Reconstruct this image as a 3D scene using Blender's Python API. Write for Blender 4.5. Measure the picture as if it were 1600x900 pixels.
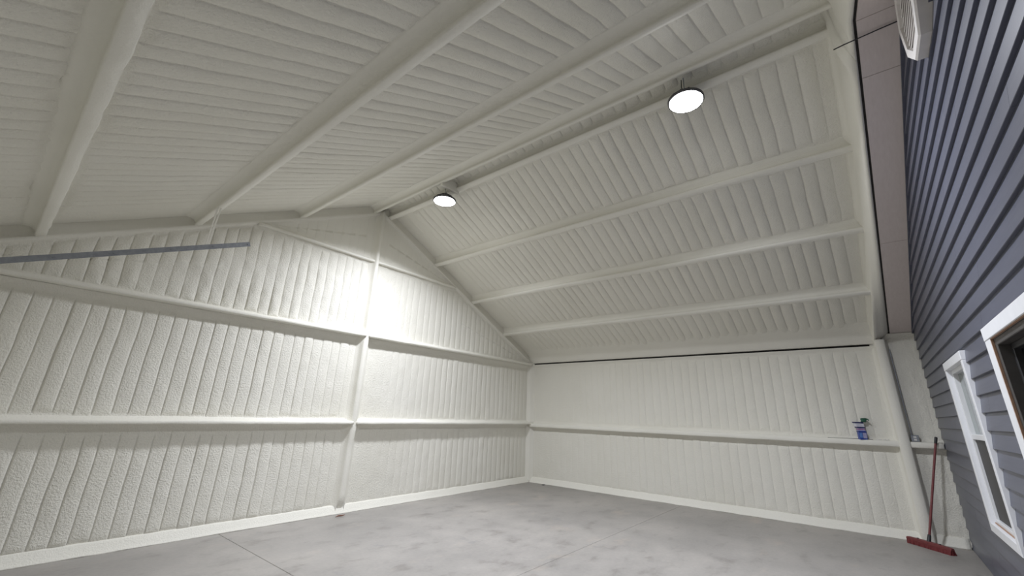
import bpy, math, random
import numpy as np
from mathutils import Vector, Matrix

# ------------------------------------------------------------------ camera, world, exposure
scn = bpy.context.scene
for o in list(bpy.data.objects):
    bpy.data.objects.remove(o, do_unlink=True)
random.seed(7)
RNG = np.random.RandomState(7)
COL = scn.collection

EYE = 1.72
YAW, PITCH, ROLL = 0.8879, 0.3286, 0.0313
FPX, CX, CY = 651.6, 808.5, 423.7
def setup_camera():
    cam = bpy.data.cameras.new('camera')
    cam.sensor_fit = 'HORIZONTAL'; cam.sensor_width = 36.0
    cam.lens = FPX / 1600 * 36.0
    cam.shift_x = (800 - CX) / 1600; cam.shift_y = (CY - 450) / 1600
    cam.clip_start = 0.02; cam.clip_end = 100
    o = bpy.data.objects.new('camera', cam); COL.objects.link(o)
    fw = Vector((math.sin(YAW)*math.cos(PITCH), math.cos(YAW)*math.cos(PITCH), math.sin(PITCH)))
    r0 = Vector((math.cos(YAW), -math.sin(YAW), 0)); u0 = r0.cross(fw)
    r = r0*math.cos(ROLL) + u0*math.sin(ROLL); u = u0*math.cos(ROLL) - r0*math.sin(ROLL)
    m = Matrix((( r.x, u.x, -fw.x, 0), (r.y, u.y, -fw.y, 0), (r.z, u.z, -fw.z, EYE), (0, 0, 0, 1)))
    o.matrix_world = m
    scn.camera = o
setup_camera()
w = bpy.data.worlds.new('world'); scn.world = w; w.use_nodes = True
w.node_tree.nodes['Background'].inputs[0].default_value = (0.5, 0.55, 0.65, 1)
w.node_tree.nodes['Background'].inputs[1].default_value = 0.05
scn.view_settings.view_transform = 'Standard'
scn.view_settings.look = 'None'
scn.view_settings.gamma = 1.0
scn.view_settings.use_curve_mapping = False
scn.view_settings.exposure = 0.51
LAMP_POWER = 112.0       # watts of each high bay lamp
LENS_GLOW = 22.0         # emission strength of the visible lens

# ------------------------------------------------------------------ main dimensions
G = 7.479        # gable wall (y)
R = 9.939        # right wall (x)
S = -0.846       # front of the lap siding (y)
XC = 4.4795      # ridge
ZA = 5.745       # ridge height of the purlin bottoms
M = 0.4846       # roof slope
XL = XC - (R - XC)
DECK = 0.17      # foam deck above the purlin bottoms (vertical)
def line(x): return ZA - M*abs(x - XC)
HX, HZ, HM = 4.10, 5.194, 0.33      # house gable apex and slope
def soffit(x): return HZ - HM*abs(x - HX)

# ------------------------------------------------------------------ helpers
def tag(o, label=None, cat=None, group=None, kind=None):
    if label: o['label'] = label
    if cat: o['category'] = cat
    if group: o['group'] = group
    if kind: o['kind'] = kind
    return o

def mesh(name, verts, faces, mat, parent=None, smooth=False, sharp=None):
    me = bpy.data.meshes.new(name)
    me.from_pydata([tuple(map(float, v)) for v in verts], [], faces)
    if smooth:
        me.polygons.foreach_set('use_smooth', [True]*len(me.polygons))
        if sharp is not None: me.set_sharp_from_angle(angle=math.radians(sharp))
    me.update()
    if mat: me.materials.append(mat)
    o = bpy.data.objects.new(name, me); COL.objects.link(o)
    if parent: o.parent = parent
    return o

def empty(name, loc=(0, 0, 0)):
    o = bpy.data.objects.new(name, None); o.location = loc; o.empty_display_size = .1
    COL.objects.link(o); return o

def sub(o, p):
    o.parent = p; o.matrix_parent_inverse = Matrix.Identity(4); return o

class MB:
    """collects shapes of one mesh"""
    def __init__(s): s.v = []; s.f = []
    def add(s, v, f):
        n = len(s.v); s.v += [tuple(a) for a in v]; s.f += [tuple(i+n for i in q) for q in f]
    def box(s, a, b):
        (x0, y0, z0), (x1, y1, z1) = a, b
        s.add([(x0,y0,z0),(x1,y0,z0),(x1,y1,z0),(x0,y1,z0),(x0,y0,z1),(x1,y0,z1),(x1,y1,z1),(x0,y1,z1)],
              [(0,3,2,1),(4,5,6,7),(0,1,5,4),(1,2,6,5),(2,3,7,6),(3,0,4,7)])
    def bbox(s, a, b, c=.004):
        """box with chamfered edges"""
        a = np.array(a, float); b = np.array(b, float); lo = np.minimum(a, b); hi = np.maximum(a, b)
        c = min(c, *( (hi-lo)/2.2 ))
        v = []; idx = {}
        for sx in (0, 1):
            for sy in (0, 1):
                for sz in (0, 1):
                    sg = (sx, sy, sz); p = np.where(np.array(sg) == 1, hi, lo)
                    d = np.where(np.array(sg) == 1, -c, c)
                    for k in range(3):
                        q = p + d; q[k] = p[k]; idx[sg+(k,)] = len(v); v.append(q)
        f = []
        for k in range(3):
            i, j = [(1, 2), (2, 0), (0, 1)][k]
            for e in (0, 1):
                ring = []
                for (ei, ej) in ((0,0),(1,0),(1,1),(0,1)):
                    sg = [0,0,0]; sg[k] = e; sg[i] = ei; sg[j] = ej; ring.append(idx[tuple(sg)+(k,)])
                f.append(tuple(ring) if e else tuple(ring[::-1]))
            for ei in (0, 1):
                for ej in (0, 1):
                    s0 = [0,0,0]; s0[i] = ei; s0[j] = ej; s1 = list(s0); s1[k] = 1
                    q = [idx[tuple(s0)+(i,)], idx[tuple(s1)+(i,)], idx[tuple(s1)+(j,)], idx[tuple(s0)+(j,)]]
                    f.append(tuple(q) if ei == ej else tuple(q[::-1]))
        for sg in [(x, y, z) for x in (0,1) for y in (0,1) for z in (0,1)]:
            q = [idx[sg+(0,)], idx[sg+(1,)], idx[sg+(2,)]]
            f.append(tuple(q) if sum(sg) % 2 == 1 else tuple(q[::-1]))
        s.add(v, f)
    def tube(s, pts, r, n=10, cap=True):
        pts = [Vector(p) for p in pts]; rr = r if isinstance(r, (list, tuple)) else [r]*len(pts)
        v = []; f = []; prev = None
        for i, p in enumerate(pts):
            d = (pts[min(i+1, len(pts)-1)] - pts[max(i-1, 0)]).normalized()
            if prev is None:
                prev = d.orthogonal().normalized()
            a = (prev - d*prev.dot(d)).normalized(); prev = a; b = d.cross(a)
            for k in range(n):
                t = 2*math.pi*k/n; v.append(p + (a*math.cos(t) + b*math.sin(t))*rr[i])
        for i in range(len(pts)-1):
            for k in range(n):
                f.append((i*n+k, i*n+(k+1) % n, (i+1)*n+(k+1) % n, (i+1)*n+k))
        if cap:
            f.append(tuple(range(n-1, -1, -1))); f.append(tuple(range((len(pts)-1)*n, len(pts)*n)))
        s.add(v, f)
    def lathe(s, prof, n=32, c=(0, 0, 0)):
        v = []; f = []
        for r, z in prof:
            for k in range(n):
                t = 2*math.pi*k/n; v.append((c[0]+r*math.cos(t), c[1]+r*math.sin(t), c[2]+z))
        for i in range(len(prof)-1):
            for k in range(n):
                f.append((i*n+k, i*n+(k+1) % n, (i+1)*n+(k+1) % n, (i+1)*n+k))
        f.append(tuple(range(n-1, -1, -1))); f.append(tuple(range((len(prof)-1)*n, len(prof)*n)))
        s.add(v, f)
    def build(s, name, mat, parent=None, smooth=False, sharp=35):
        return mesh(name, s.v, s.f, mat, parent, smooth, sharp if smooth else None)

# smooth value noise on arrays
_tab = RNG.rand(256, 256)
def vnoise(x, y):
    x = np.asarray(x, float); y = np.asarray(y, float)
    xi = np.floor(x).astype(int); yi = np.floor(y).astype(int)
    fx = x - xi; fy = y - yi; fx = fx*fx*(3-2*fx); fy = fy*fy*(3-2*fy)
    t = lambda a, b: _tab[a % 256, b % 256]
    return ((t(xi, yi)*(1-fx) + t(xi+1, yi)*fx)*(1-fy) + (t(xi, yi+1)*(1-fx) + t(xi+1, yi+1)*fx)*fy) - .5
def sstep(a, b, x):
    t = np.clip((x-a)/(b-a), 0, 1); return t*t*(3-2*t)

# ------------------------------------------------------------------ materials
def mat(name, col, rough=.6, metal=0., spec=.5):
    m = bpy.data.materials.new(name); m.use_nodes = True
    b = m.node_tree.nodes['Principled BSDF']
    b.inputs['Base Color'].default_value = (*col, 1); b.inputs['Roughness'].default_value = rough
    b.inputs['Metallic'].default_value = metal; b.inputs['Specular IOR Level'].default_value = spec
    return m
def nodes(m): return m.node_tree.nodes, m.node_tree.links, m.node_tree.nodes['Principled BSDF']
def add_noise(m, scale, detail=3., rough=.55, coord='Object', vec=None):
    n, l, b = nodes(m)
    tc = n.new('ShaderNodeTexCoord'); nz = n.new('ShaderNodeTexNoise')
    nz.inputs['Scale'].default_value = scale; nz.inputs['Detail'].default_value = detail
    nz.inputs['Roughness'].default_value = rough
    if vec:
        mp = n.new('ShaderNodeMapping'); mp.inputs['Scale'].default_value = vec
        l.new(tc.outputs[coord], mp.inputs['Vector']); l.new(mp.outputs[0], nz.inputs['Vector'])
    else:
        l.new(tc.outputs[coord], nz.inputs['Vector'])
    return nz
def ramp(m, src, stops):
    n, l, b = nodes(m); r = n.new('ShaderNodeValToRGB'); cr = r.color_ramp
    while len(cr.elements) < len(stops): cr.elements.new(.5)
    for e, (p, c) in zip(cr.elements, stops): e.position = p; e.color = (*c, 1)
    l.new(src, r.inputs[0]); return r
def mixc(m, a, b_, fac, mode='MIX'):
    n, l, b = nodes(m); x = n.new('ShaderNodeMix'); x.data_type = 'RGBA'; x.blend_type = mode
    if isinstance(fac, float): x.inputs[0].default_value = fac
    else: l.new(fac, x.inputs[0])
    l.new(a, x.inputs[6]); l.new(b_, x.inputs[7]); return x.outputs[2]
def bump(m, srcs, dist=.01):
    """srcs: list of (socket, strength)"""
    n, l, b = nodes(m); prev = None
    for s, st, d in srcs:
        bp = n.new('ShaderNodeBump'); bp.inputs['Strength'].default_value = st; bp.inputs['Distance'].default_value = d
        l.new(s, bp.inputs['Height'])
        if prev: l.new(prev, bp.inputs['Normal'])
        prev = bp.outputs[0]
    l.new(prev, b.inputs['Normal'])

def foam_material(name, c0, c1, grain=1.):
    m = mat(name, c0, .62, spec=.35)
    n, l, b = nodes(m)
    big = add_noise(m, .9, 3); r = ramp(m, big.outputs[0], [(.3, c0), (.7, c1)])
    l.new(r.outputs[0], b.inputs['Base Color'])
    fine = add_noise(m, 120, 2, .5); mid = add_noise(m, 52, 2.5, .55)
    bump(m, [(mid.outputs[0], .75*grain, .012), (fine.outputs[0], .6*grain, .006)])
    return m
FOAM = foam_material('spray_foam', (.83, .81, .72), (.86, .842, .76), 1.1)
FOAM_SMOOTH = foam_material('spray_foam_skin', (.84, .822, .735), (.87, .853, .772), .5)

def concrete_material():
    m = mat('concrete', (.4, .39, .37), .55, spec=.4)
    n, l, b = nodes(m)
    a = add_noise(m, .55, 5, .6); c = add_noise(m, 2.3, 6, .65, vec=(1, 1.6, 1)); d = add_noise(m, 22, 4, .6)
    r1 = ramp(m, a.outputs[0], [(.30, (.31, .295, .275)), (.52, (.375, .355, .33)), (.72, (.44, .415, .38))])
    r2 = ramp(m, c.outputs[0], [(.28, (.60, .58, .57)), (.45, (.95, .95, .95)), (.7, (1.08, 1.07, 1.06))])
    col = mixc(m, r1.outputs[0], r2.outputs[0], .75, 'MULTIPLY')
    # scattered tan stains
    t = add_noise(m, 1.25, 4, .6, vec=(.7, 1.3, 1)); r3 = ramp(m, t.outputs[0], [(.60, (0, 0, 0)), (.72, (1, 1, 1))])
    tan = n.new('ShaderNodeRGB'); tan.outputs[0].default_value = (.50, .43, .36, 1)
    bw = n.new('ShaderNodeMath'); bw.operation = 'MULTIPLY'; bw.inputs[1].default_value = .4
    l.new(r3.outputs[0], bw.inputs[0]); col = mixc(m, col, tan.outputs[0], bw.outputs[0])
    dk = add_noise(m, 1.7, 5, .7, vec=(1.4, .8, 1)); r4 = ramp(m, dk.outputs[0], [(.63, (0, 0, 0)), (.70, (1, 1, 1))])
    gr = n.new('ShaderNodeRGB'); gr.outputs[0].default_value = (.27, .265, .26, 1)
    b2 = n.new('ShaderNodeMath'); b2.operation = 'MULTIPLY'; b2.inputs[1].default_value = .5
    l.new(r4.outputs[0], b2.inputs[0]); col = mixc(m, col, gr.outputs[0], b2.outputs[0])
    r5 = ramp(m, d.outputs[0], [(.3, (.9, .9, .9)), (.7, (1.05, 1.05, 1.05))])
    col = mixc(m, col, r5.outputs[0], .6, 'MULTIPLY')
    l.new(col, b.inputs['Base Color'])
    rr = ramp(m, c.outputs[0], [(.3, (.42,)*3), (.7, (.62,)*3)]); l.new(rr.outputs[0], b.inputs['Roughness'])
    bump(m, [(d.outputs[0], .12, .004)])
    return m
CONCRETE = concrete_material()

def siding_material():
    m = mat('painted_siding', (.10, .105, .15), .34, spec=.6)
    n, l, b = nodes(m)
    g = add_noise(m, 9, 4, .6, vec=(.35, 1, 5)); r = ramp(m, g.outputs[0], [(.3, (.086, .093, .128)), (.7, (.104, .111, .150))])
    l.new(r.outputs[0], b.inputs['Base Color'])
    f = add_noise(m, 60, 3, .6, vec=(.25, 1, 3)); bump(m, [(f.outputs[0], .10, .003)])
    return m
SIDING = siding_material()
def soffit_material():
    m = mat('soffit_board', (.42, .38, .36), .6)
    n, l, b = nodes(m)
    g = add_noise(m, 14, 5, .65, vec=(.5, 2.5, 1)); r = ramp(m, g.outputs[0], [(.3, (.68, .60, .565)), (.7, (.74, .66, .625))])
    l.new(r.outputs[0], b.inputs['Base Color']); bump(m, [(g.outputs[0], .1, .004)])
    return m
SOFFIT = soffit_material()
def noisy(name, c0, c1, rough, scale=20, metal=0., bs=.05, vec=None):
    m = mat(name, c0, rough, metal); n, l, b = nodes(m)
    g = add_noise(m, scale, 3, .6, vec=vec); r = ramp(m, g.outputs[0], [(.3, c0), (.7, c1)])
    l.new(r.outputs[0], b.inputs['Base Color']); bump(m, [(g.outputs[0], bs, .003)]); return m
WHITE = noisy('white_trim_paint', (.80, .81, .83), (.84, .85, .87), .38, 12, bs=.03)
VINYL = noisy('white_vinyl', (.76, .77, .78), (.80, .81, .82), .32, 8, bs=.02)
VENT = noisy('vent_plastic', (.66, .63, .60), (.71, .68, .65), .5, 10)
VENT_DARK = noisy('vent_slot', (.20, .17, .16), (.25, .21, .20), .7, 10)
STEEL = noisy('galvanised_steel', (.30, .32, .36), (.38, .40, .44), .42, 30, .75)
STEELP = noisy('steel_sheet', (.50, .50, .48), (.55, .55, .53), .5, 5)
DARKGAP = noisy('dark_gap', (.03, .028, .026), (.045, .042, .04), .8, 10)
BROWN = noisy('raw_wood_edge', (.34, .20, .13), (.42, .26, .17), .6, 15)
JAMB = noisy('dark_jamb', (.060, .055, .053), (.075, .07, .066), .5, 12)
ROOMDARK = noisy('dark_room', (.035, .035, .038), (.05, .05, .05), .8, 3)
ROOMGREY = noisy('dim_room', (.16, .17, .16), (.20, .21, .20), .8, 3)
SCREEN = noisy('insect_screen', (.035, .034, .034), (.05, .048, .047), .55, 300)
RED = noisy('red_broom_paint', (.155, .034, .036), (.21, .050, .050), .42, 25)
REDB = noisy('red_bristles', (.11, .016, .018), (.20, .03, .032), .7, 220, bs=.5, vec=(1, 1, .1))
BLACK = noisy('black_plastic', (.018, .018, .02), (.03, .03, .032), .45, 20)
ALU = noisy('lamp_housing', (.10, .10, .105), (.13, .13, .135), .45, 20, .5)
BLUE = noisy('carton_blue', (.03, .06, .30), (.05, .10, .42), .4, 30)
LBLUE = noisy('carton_light_blue', (.10, .22, .55), (.16, .32, .66), .4, 40)
NAVY = noisy('carton_navy', (.02, .022, .10), (.03, .035, .14), .4, 30)
LILAC = noisy('carton_lilac', (.34, .33, .52), (.46, .45, .62), .4, 45)
CWHITE = noisy('carton_white', (.66, .66, .74), (.76, .76, .82), .4, 30)
MAGENTA = noisy('carton_magenta', (.30, .07, .22), (.38, .10, .28), .4, 40)
GREEN = noisy('green_rubber', (.02, .10, .06), (.035, .15, .09), .5, 30)
PAPER = noisy('white_plastic_scrap', (.72, .71, .68), (.78, .77, .74), .5, 30)
RUST = noisy('rusty_scrap', (.20, .09, .06), (.30, .14, .09), .7, 60)
def glass_material(name, tint):
    m = mat(name, tint, .02); n, l, b = nodes(m)
    b.inputs['Transmission Weight'].default_value = 1.0; b.inputs['IOR'].default_value = 1.5
    g = add_noise(m, 1.2, 1); bump(m, [(g.outputs[0], .02, .01)])
    return m
GLASS = glass_material('window_glass', (.80, .90, .85))
GLASSD = glass_material('tinted_glass', (.35, .36, .38))
def lens_material():
    m = bpy.data.materials.new('lit_lens'); m.use_nodes = True; n, l = m.node_tree.nodes, m.node_tree.links
    n.clear(); o = n.new('ShaderNodeOutputMaterial'); e = n.new('ShaderNodeEmission')
    e.inputs[0].default_value = (.97, .975, 1.0, 1); e.inputs[1].default_value = LENS_GLOW
    l.new(e.outputs[0], o.inputs[0]); return m
LENS = lens_material()

# ------------------------------------------------------------------ foam surfaces
OFFS = np.array([0, .035, .07, .105, .14, .19, .27, .40, .54, .68, .79, .86, .91, .955])
def foam_bay(name, parent, O, U, V, N, u0, u1, v0f, v1f, pitch=.17, phase=0., amp=.022, fade=None, end0=.05, end1=.09,
             cove=.035, lump=.006, groove=.10, seed=0, material=None, vstep=.055, wob=.006, mixp=.15):
    """A sprayed foam bay: lobes along V repeating along U, relief towards N."""
    rs = np.random.RandomState(seed+11)
    O, U, V, N = [np.array(a, float) for a in (O, U, V, N)]
    k0 = math.floor((u0-phase)/pitch) - 1; k1 = math.ceil((u1-phase)/pitch) + 1
    edges = phase + pitch*np.arange(k0, k1+1) + rs.uniform(-.011, .011, k1-k0+1)
    us = []
    for i in range(len(edges)-1): us += list(edges[i] + OFFS*(edges[i+1]-edges[i]))
    us = np.array([u for u in us if u0 < u < u1]); us = np.concatenate([[u0], us, [u1]])
    # lobe profile
    ki = np.clip(np.searchsorted(edges, us, side='right')-1, 0, len(edges)-2)
    loc = (us-edges[ki])/(edges[ki+1]-edges[ki])
    gl = groove*rs.uniform(.7, 1.35, len(edges)); am = rs.uniform(.75, 1.2, len(edges))
    P = np.minimum(np.clip(loc/(gl[ki]*.75), 0, 1), np.clip((1-loc)/(gl[ki]*1.35), 0, 1)); P = mixp*np.sin(P*math.pi/2)**.8 + (1-mixp)*np.clip(np.sin(loc*math.pi), 0, 1)**.55
    v0 = np.array([v0f(u) for u in us]); v1 = np.array([v1f(u) for u in us])
    L = max(float(np.max(v1-v0)), .05)
    ts = [0]
    near = [.012, .025, .04, .055, .07, .09, .11, .135, .165, .2]
    near = [a for a in near if a < L*.4]
    body = list(np.linspace(near[-1], L-near[-1], max(2, int((L-2*near[-1])/vstep)+1)))[1:-1]
    tl = np.array([0]+near+body+[L-a for a in near[::-1]]+[L])
    nu, nv = len(us), len(tl)
    # absolute distances at both ends stay fixed where the bay is trimmed shorter
    Lu = (v1-v0)[:, None]; T = tl[None, :]
    half = L/2
    d0 = np.where(T <= half, T, 0); 
    vv = np.where(T <= half, np.minimum(T, Lu/2), np.maximum(Lu-(L-T), Lu/2))
    uu = us[:, None] + 0*vv
    va = v0[:, None] + vv
    e0 = vv; e1 = Lu-vv
    sc0 = rs.uniform(-.015, .02, len(edges))[ki][:, None]; sc1 = rs.uniform(-.02, .025, len(edges))[ki][:, None]
    Q = np.minimum(np.clip((e0-end0-sc0)/.07, 0, 1), np.clip((e1-end1-sc1)/.07, 0, 1)); Q = np.sin(Q*math.pi/2)
    h = np.minimum(P[:, None], Q*1.1)*amp*am[ki][:, None]
    if fade is not None: h = h*fade(uu, va)
    h = h + cove*(np.exp(-(e0/.05)**2) + np.exp(-(e1/.05)**2))
    s = seed*7.3
    h = h + lump*(vnoise(uu*7+s, va*5+s)*1.2 + vnoise(uu*16+s, va*13-s)*.8)
    h = h + .010*vnoise(uu*1.1+s, va*.9+s)
    du = wob*2*(vnoise(us[:, None]*2+s, va*3.1) )
    du[0] = 0; du[-1] = 0
    pts = O + (uu+du)[..., None]*U + va[..., None]*V + h[..., None]*N
    verts = pts.reshape(-1, 3)
    i = np.arange(nu-1)[:, None]; j = np.arange(nv-1)[None, :]
    a = (i*nv+j).ravel(); q = np.stack([a, a+nv, a+nv+1, a+1], 1)
    if np.dot(np.cross(U, V), N) < 0: q = q[:, ::-1]
    return mesh(name, verts, q.tolist(), material or FOAM, parent, True)

def extrude(name, parent, stations, material, closed=False, smooth=True, sharp=None, caps=True):
    """skin a list of equally long cross-sections"""
    st = np.array(stations, float); ns, npt = st.shape[:2]
    f = []
    for i in range(ns-1):
        for k in range(npt if closed else npt-1):
            k2 = (k+1) % npt; f.append((i*npt+k, i*npt+k2, (i+1)*npt+k2, (i+1)*npt+k))
    if caps: f.append(tuple(range(npt-1, -1, -1))); f.append(tuple(range((ns-1)*npt, ns*npt)))
    return mesh(name, st.reshape(-1, 3), f, material, parent, smooth, sharp)

def foam_beam(name, parent, A, B, e1, e2, prof, step=.06, rough=.005, material=None, seed=0, sharp=None):
    """beam from A to B with profile (p, q) along e1, e2, with hand-sprayed unevenness"""
    A, B, e1, e2 = [np.array(v, float) for v in (A, B, e1, e2)]
    n = max(2, int(np.linalg.norm(B-A)/step)+1); ts = np.linspace(0, 1, n); L = np.linalg.norm(B-A)
    prof = np.array(prof, float); c = prof.mean(0)
    out = []
    for t in ts:
        p = A + (B-A)*t
        nz = vnoise(np.full(len(prof), t*L*5+seed*3.7), np.arange(len(prof))*.45+seed)
        nz2 = vnoise(np.full(len(prof), t*L*17+seed), np.arange(len(prof))*1.3+seed)
        d = prof-c; d = d/(np.linalg.norm(d, axis=1)[:, None]+1e-6)
        q = prof + d*(nz*2+nz2)[:, None]*rough
        out.append(p + q[:, :1]*e1 + q[:, 1:]*e2)
    return extrude(name, parent, out, material or FOAM, closed=True, smooth=True, sharp=sharp)

# ------------------------------------------------------------------ floor
def build_floor():
    b = MB(); b.box((XL-.3, S-.6, -.15), (R+.3, G+.3, -.045))
    fl = tag(b.build('floor', DARKGAP), 'grey stained concrete floor slab with thin saw-cut joints', 'floor', kind='structure')
    jx, jy, g = 2.67, 3.40, .0024
    for (x0, x1) in ((XL-.3, jx-g), (jx+g, R+.3)):
        for (y0, y1) in ((S-.6, jy-g), (jy+g, G+.3)):
            s = MB(); s.bbox((x0, y0, -.04), (x1, y1, 0), .004)
            s.build('concrete_slab', CONCRETE, fl)
build_floor()

# ------------------------------------------------------------------ gable wall
CW = .068       # half width of the gable column
def build_gable():
    t = MB(); y0, y1 = G+.06, G+.10
    t.add([(XL-.1, y0, 0), (R+.1, y0, 0), (R+.1, y0, line(R)+.3), (XC, y0, ZA+.4), (XL-.1, y0, line(XL)+.3),
           (XL-.1, y1, 0), (R+.1, y1, 0), (R+.1, y1, line(R)+.3), (XC, y1, ZA+.4), (XL-.1, y1, line(XL)+.3)],
          [(0, 1, 2, 3, 4), (9, 8, 7, 6, 5), (0, 5, 6, 1), (1, 6, 7, 2), (2, 7, 8, 3), (3, 8, 9, 4), (4, 9, 5, 0)])
    wall = tag(t.build('wall_gable', STEELP), 'tall white foam-sprayed gable wall with vertical ribs and three horizontal girts', 'wall', kind='structure')
    O, U, V, N = (0, G+.012, 0), (1, 0, 0), (0, 0, 1), (0, -1, 0)
    ph = .473
    def fade_right(u, v):   # foam lies smoother right of the column and towards the corner
        f = sstep(XC+.1, XC+2.6, u)*.75 + .22 + .35*vnoise(u*1.3, v*1.1)
        return np.clip(f, .1, 1)*np.clip((R-u)/.5, 0, 1)
    def fade_left(u, v): return np.clip(sstep(XC-.05, XC-.5, u)*.55+.45, .1, 1)
    def fade_up(u, v): return np.clip(.8+1.2*vnoise(u*1.9+3, v*2.3), .35, 1.3)*sstep(XC-.02, XC-.25, u)
    G1, G2, G3 = 1.47, 3.07, 4.61
    l0, l1 = XL+.02, XC-CW+.03; r0, r1 = XC+CW-.03, R-.02
    c = lambda z: (lambda u: z)
    top = lambda u: line(u)-.02
    foam_bay('foam_bay', wall, O, U, V, N, l0, l1, c(.02), c(G1-.03), .1695, ph, .021, fade_left, .10, .12, seed=1, mixp=.5)
    foam_bay('foam_bay', wall, O, U, V, N, r0, r1, c(.02), c(G1-.03), .1695, ph, .018, fade_right, .10, .12, seed=2)
    foam_bay('foam_bay', wall, O, U, V, N, l0, l1, c(G1+.02), c(G2-.03), .1695, ph, .021, fade_left, .06, .12, seed=3, mixp=.5)
    foam_bay('foam_bay', wall, O, U, V, N, r0, r1, c(G1+.02), c(G2-.03), .1695, ph, .018, fade_right, .06, .12, seed=4)
    z3 = lambda u: max(min(top(u), G3-.02), G2+.06)
    foam_bay('foam_bay', wall, O, U, V, N, XC-(ZA-G2-.1)/M, l1, c(G2+.02), z3, .1695, ph, .030, fade_up, .04, .05, lump=.014, seed=5, wob=.008)
    foam_bay('foam_bay', wall, O, U, V, N, r0, XC+(ZA-G2-.1)/M, c(G2+.02), z3, .1695, ph, .020, fade_right, .04, .05, seed=6)
    z4 = lambda u: max(top(u), G3+.05)
    foam_bay('foam_bay', wall, O, U, V, N, XC-(ZA-G3-.1)/M, l1, c(G3+.015), z4, .1695, ph, .012, None, .03, .04, seed=7, material=FOAM_SMOOTH)
    foam_bay('foam_bay', wall, O, U, V, N, r0, XC+(ZA-G3-.1)/M, c(G3+.015), z4, .1695, ph, .008, None, .03, .04, seed=8, material=FOAM_SMOOTH)
    # girts: (p out of the wall, q up); sprayed cove on top, open flat underside
    def girt(x0, x1, z, dep, hgt, seed):
        pr = [(-.03, hgt*.5+.06), (.015, hgt*.5+.032), (.045, hgt*.5+.010), (dep*.72, hgt*.5+.002), (dep*.93, hgt*.42), (dep, hgt*.20), (dep, -hgt*.25),
              (dep*.95, -hgt*.46), (dep*.80, -hgt*.5), (.03, -hgt*.46), (-.03, -hgt*.5)]
        return foam_beam('girt', wall, (x0, G, z), (x1, G, z), (0, -1, 0), (0, 0, 1), pr[::-1], seed=seed, rough=.004, material=FOAM_SMOOTH)
    girt(XL, XC-.03, G1, .150, .058, 1); girt(XC+.03, R-.03, G1, .150, .058, 2)
    girt(XL+.02, XC-.03, G2, .150, .058, 3); girt(XC+.03, R-.10, G2, .150, .058, 4)
    girt(2.22, XC-.03, G3, .08, .05, 5); girt(XC+.03, 6.72, G3, .08, .05, 6)
    # column with swollen foam
    st = []
    for z in np.linspace(0, ZA+.02, 90):
        wv = CW*(1 + .12*float(vnoise(z*2.1, 3.3)) + .12*float(vnoise(z*7, 8.3)))
        dep = .088 + .035*sstep(1.0, 1.4, z) + .010*float(vnoise(z*2.6, 5.5))
        flare = .06*math.exp(-((z-G1+.06)/.09)**2) + .05*math.exp(-((z-G2+.06)/.09)**2)
        dep = dep*(.15+.85*float(sstep(.03, .25, z)))
        if z > G2+.1: wv *= .72; dep *= .9
        xs = [(-wv-.10-flare, -.02), (-wv-.035-flare*.8, .014), (-wv-.004-flare*.5, .05), (-wv+.008, dep*.8), (-wv+.025, dep), (wv-.025, dep), (wv-.012, dep*.8), (wv+.004+flare*.5, .05), (wv+.035+flare*.8, .014), (wv+.10+flare, -.02)]
        st.append([(XC+a, G-b, z) for a, b in xs])
    extrude('column', wall, st, FOAM_SMOOTH, smooth=True)
    # rake beams under the roof line
    for sgn in (-1, 1):
        xe = XC + sgn*(R-XC)
        pr = [(-.03, -.06), (.010, -.05), (.045, -.036), (.055, -.025), (.055, .012), (.045, .02), (.045, .14), (.0, .25), (-.03, .25)]
        e2 = np.array([sgn*M, 0, 1]); e2 = e2/np.linalg.norm(e2)
        foam_beam('rake_beam', wall, (XC, G, ZA), (xe, G, line(xe)), (0, -1, 0), e2, pr if sgn > 0 else pr[::-1], seed=7+sgn, rough=.003, material=FOAM_SMOOTH)
    # corner fillet column
    for (z0, z1, sd) in ((0, G1+.0, 1), (G1, line(R)+.02, 2)):
        st = []
        for z in np.linspace(z0, z1, 30):
            n1 = .008*float(vnoise(z*4, sd*9.1)); d = .10+n1
            st.append([(R-d-.05, G+.01, z), (R-d-.02, G-.02, z), (R-d, G-.055, z), (R-.085, G-.085, z), (R-.055, G-d, z), (R-.02, G-d-.02, z), (R+.01, G-d-.05, z)])
        extrude('corner_column', wall, st, FOAM_SMOOTH)
    return wall
WALL_GABLE = build_gable()

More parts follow.
